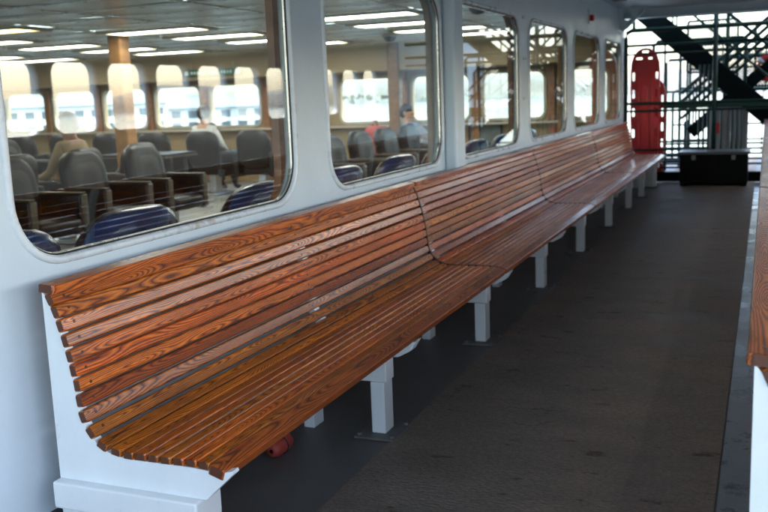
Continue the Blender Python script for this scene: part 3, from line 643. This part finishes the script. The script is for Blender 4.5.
# wire mesh screens
def screen(y, x0, x1, z0, z1, lab):
    t = empty('mesh_screen', (0, y, 0)); tag(t, lab, 'screen')
    bm = bmesh.new(); holed(bm, rrect(x0, x1, z0, z1, .03, .02, 3), [rrect(x0, x1, z0, z1, .03, -.012, 3)], lambda a, b, d: (a, d, b), -.012, .012); bm_obj('frame', bm, 'green_pipe', t)
    bm = bmesh.new(); st = .042; W_, H_ = x1-x0, z1-z0; u = -H_
    while u < W_:
        for sg in (1, -1):
            p0 = Vector((max(u, 0), 0, max(0, -u))); ln = min(W_-p0.x, H_-p0.z)
            if ln > .01:
                A = Vector((x0+p0.x, 0, z0+p0.z)); B = A+Vector((ln, 0, ln))
                if sg < 0: A.x = x0+x1-A.x; B.x = x0+x1-B.x
                pipe(bm, [A+Vector((0, .003*sg, 0)), B+Vector((0, .003*sg, 0))], .0055, 4)
        u += st
    o = bm_obj('wire_mesh', bm, 'green_pipe', t); o['kind'] = 'stuff'
    for x in (x0, x1): pipeo('leg', 'green_pipe', t, [(x, .03, 0), (x, .03, z1)], .016)
screen(15.3, -.42, .75, 1.25, 1.85, 'diamond wire screen with a dark frame at the right behind the stair')
screen(15.9, -1.2, -.45, 1.55, 2.35, 'diamond wire screen above the middle of the gate')
screen(14.85, -1.45, .6, 2.38, 2.78, 'long diamond wire screen at the top under the overhead beam')
t = empty('lifebuoy', (.02, 15.2, 1.56)); tag(t, 'red ring lifebuoy hung on the wire screen at the right edge', 'lifebuoy')
pipeo('ring', 'ring_red', t, [(.16*math.cos(k*math.pi/12), 0, .16*math.sin(k*math.pi/12)) for k in range(24)], .05, 10, True)
for k in range(4):
    a = k*math.pi/2+.78; c = Vector((.16*math.cos(a), 0, .16*math.sin(a))); tg = Vector((-math.sin(a), 0, math.cos(a)))
    pipeo('band', 'sign_white', t, [c-tg*.025, c+tg*.025], .0525, 10)
# deck locker
t = empty('deck_locker', (-.63, 13.0, 0)); tag(t, 'black deck locker with a grey lid standing before the gate', 'locker')
boxo('body', 'locker_black', t, (-.43, .43, 0, .50, .04, .425), bev=.012); boxo('lid', 'locker_lid', t, (-.455, .455, -.02, .52, .4255, .465), bev=.012)
for x in (-.25, .25): boxo('latch', 'pole_grey', t, (x-.025, x+.025, -.022, -.0005, .36, .42), bev=.004)
for x in (-.38, .38): boxo('skid', 'locker_black', t, (x-.04, x+.04, .02, .48, .001, .0395), bev=.003)
# grey cabinet with red gear behind the bars
t = empty('hose_cabinet', (-.52, 14.75, 0)); tag(t, 'grey cabinet with a red panel seen through the gate bars', 'cabinet')
boxo('case', 'pole_grey', t, (-.28, .28, 0, .16, .0, 1.02), bev=.01); boxo('door', 'pole_grey', t, (-.26, -.01, -.014, -.0005, .1, .98), bev=.004); boxo('door', 'pole_grey', t, (.01, .26, -.014, -.0005, .1, .98), bev=.004)
boxo('red_panel', 'board_red', t, (-.22, -.08, -.02, -.0145, .62, .78), bev=.002); boxo('handle', 'chrome', t, (.03, .045, -.035, -.0145, .5, .65), bev=.003)
# red rescue boards
def board(x, y, zrot, h, wd, lab, z0=.06):
    t = empty('rescue_board', (x, y, z0), zrot); tag(t, lab, 'rescue board', 'red rescue boards')
    o = []; n = 10
    o += [(-wd*.36, 0), (wd*.36, 0), (wd*.43, .05), (wd*.5, h*.45), (wd*.5, h*.80)]
    for k in range(1, n): a = math.pi*k/n; o.append((wd*.40*math.cos(a)+ (wd*.10*math.cos(a)), h*.80+h*.185*math.sin(a)**.75))
    o += [(-wd*.5, h*.80), (-wd*.5, h*.45), (-wd*.43, .05)]
    holes = []
    for z in (.18, .34, .50, .64, .77):
        for s in (-1, 1):
            cx = s*wd*.40; holes.append(rrect(cx-.018, cx+.018, h*z-.06, h*z+.06, .016, 0, 3))
    for s in (-.5, .0, .5): cx = s*wd*.42; zz = h*(.955 if s == 0 else .905); holes.append(rrect(cx-.045, cx+.045, zz-.014, zz+.014, .012, 0, 3))
    bm = bmesh.new(); holed(bm, o, holes, lambda a, b, d: (a, d, b), -.025, .025); bd = bm_obj('board', bm, 'board_red', t)
    for s in (-1, 1): boxo('runner', 'board_red', t, (s*wd*.24-.02, s*wd*.24+.02, -.043, -.0255, .12, h*.76), bev=.008)
    bm = bmesh.new(); box(bm, -wd*.13, wd*.13, -.036, -.0255, .2, h*.7, bev=.005); bm_obj('centre_panel', bm, 'board_red', t)
board(-1.60, 13.70, 0, 1.86, .40, 'tall red rescue board standing upright at the far end of the bench')
board(-1.54, 13.85, 0, 1.45, .42, 'shorter red rescue board behind the tall one', z0=.05)
# far terminal buildings across the water
def terminal(x, y, L, h, rz, lab):
    t = empty('terminal_building', (x, y, -9), rz); tag(t, lab, 'building', 'buildings on the far shore')
    boxo('wall', 'terminal_wall', t, (-L/2, L/2, 0, 12, 0, h), bev=.1)
    bm = bmesh.new(); poly_extrude(bm, [(-1, h), (13, h), (6, h+3.2)], lambda a, b, d: (d, a, b+.01), -L/2-1, L/2+1); bm_obj('roof', bm, 'terminal_roof', t)
    k = int(L/5)
    for f in range(2):
        for i in range(k):
            xx = -L/2+(i+.5)*L/k; z = h*(.28+.38*f); w_ = boxo('window', 'terminal_glass', t, (xx-1.4, xx+1.4, -.15, -.01, z, z+2.2), bev=0)
    for i in range(int(L/8)+1): xx = -L/2+1+i*8*(L-2)/(int(L/8)*8); boxo('pile', 'pole_grey', t, (xx-.3, xx+.3, -1.2, -.6, -1, 2), bev=0)
terminal(-210, 235, 70, 11, .7, 'long white waterfront building with dark roof seen through the first window')
terminal(-150, 250, 46, 9, .4, 'smaller white waterfront building beside the long one')
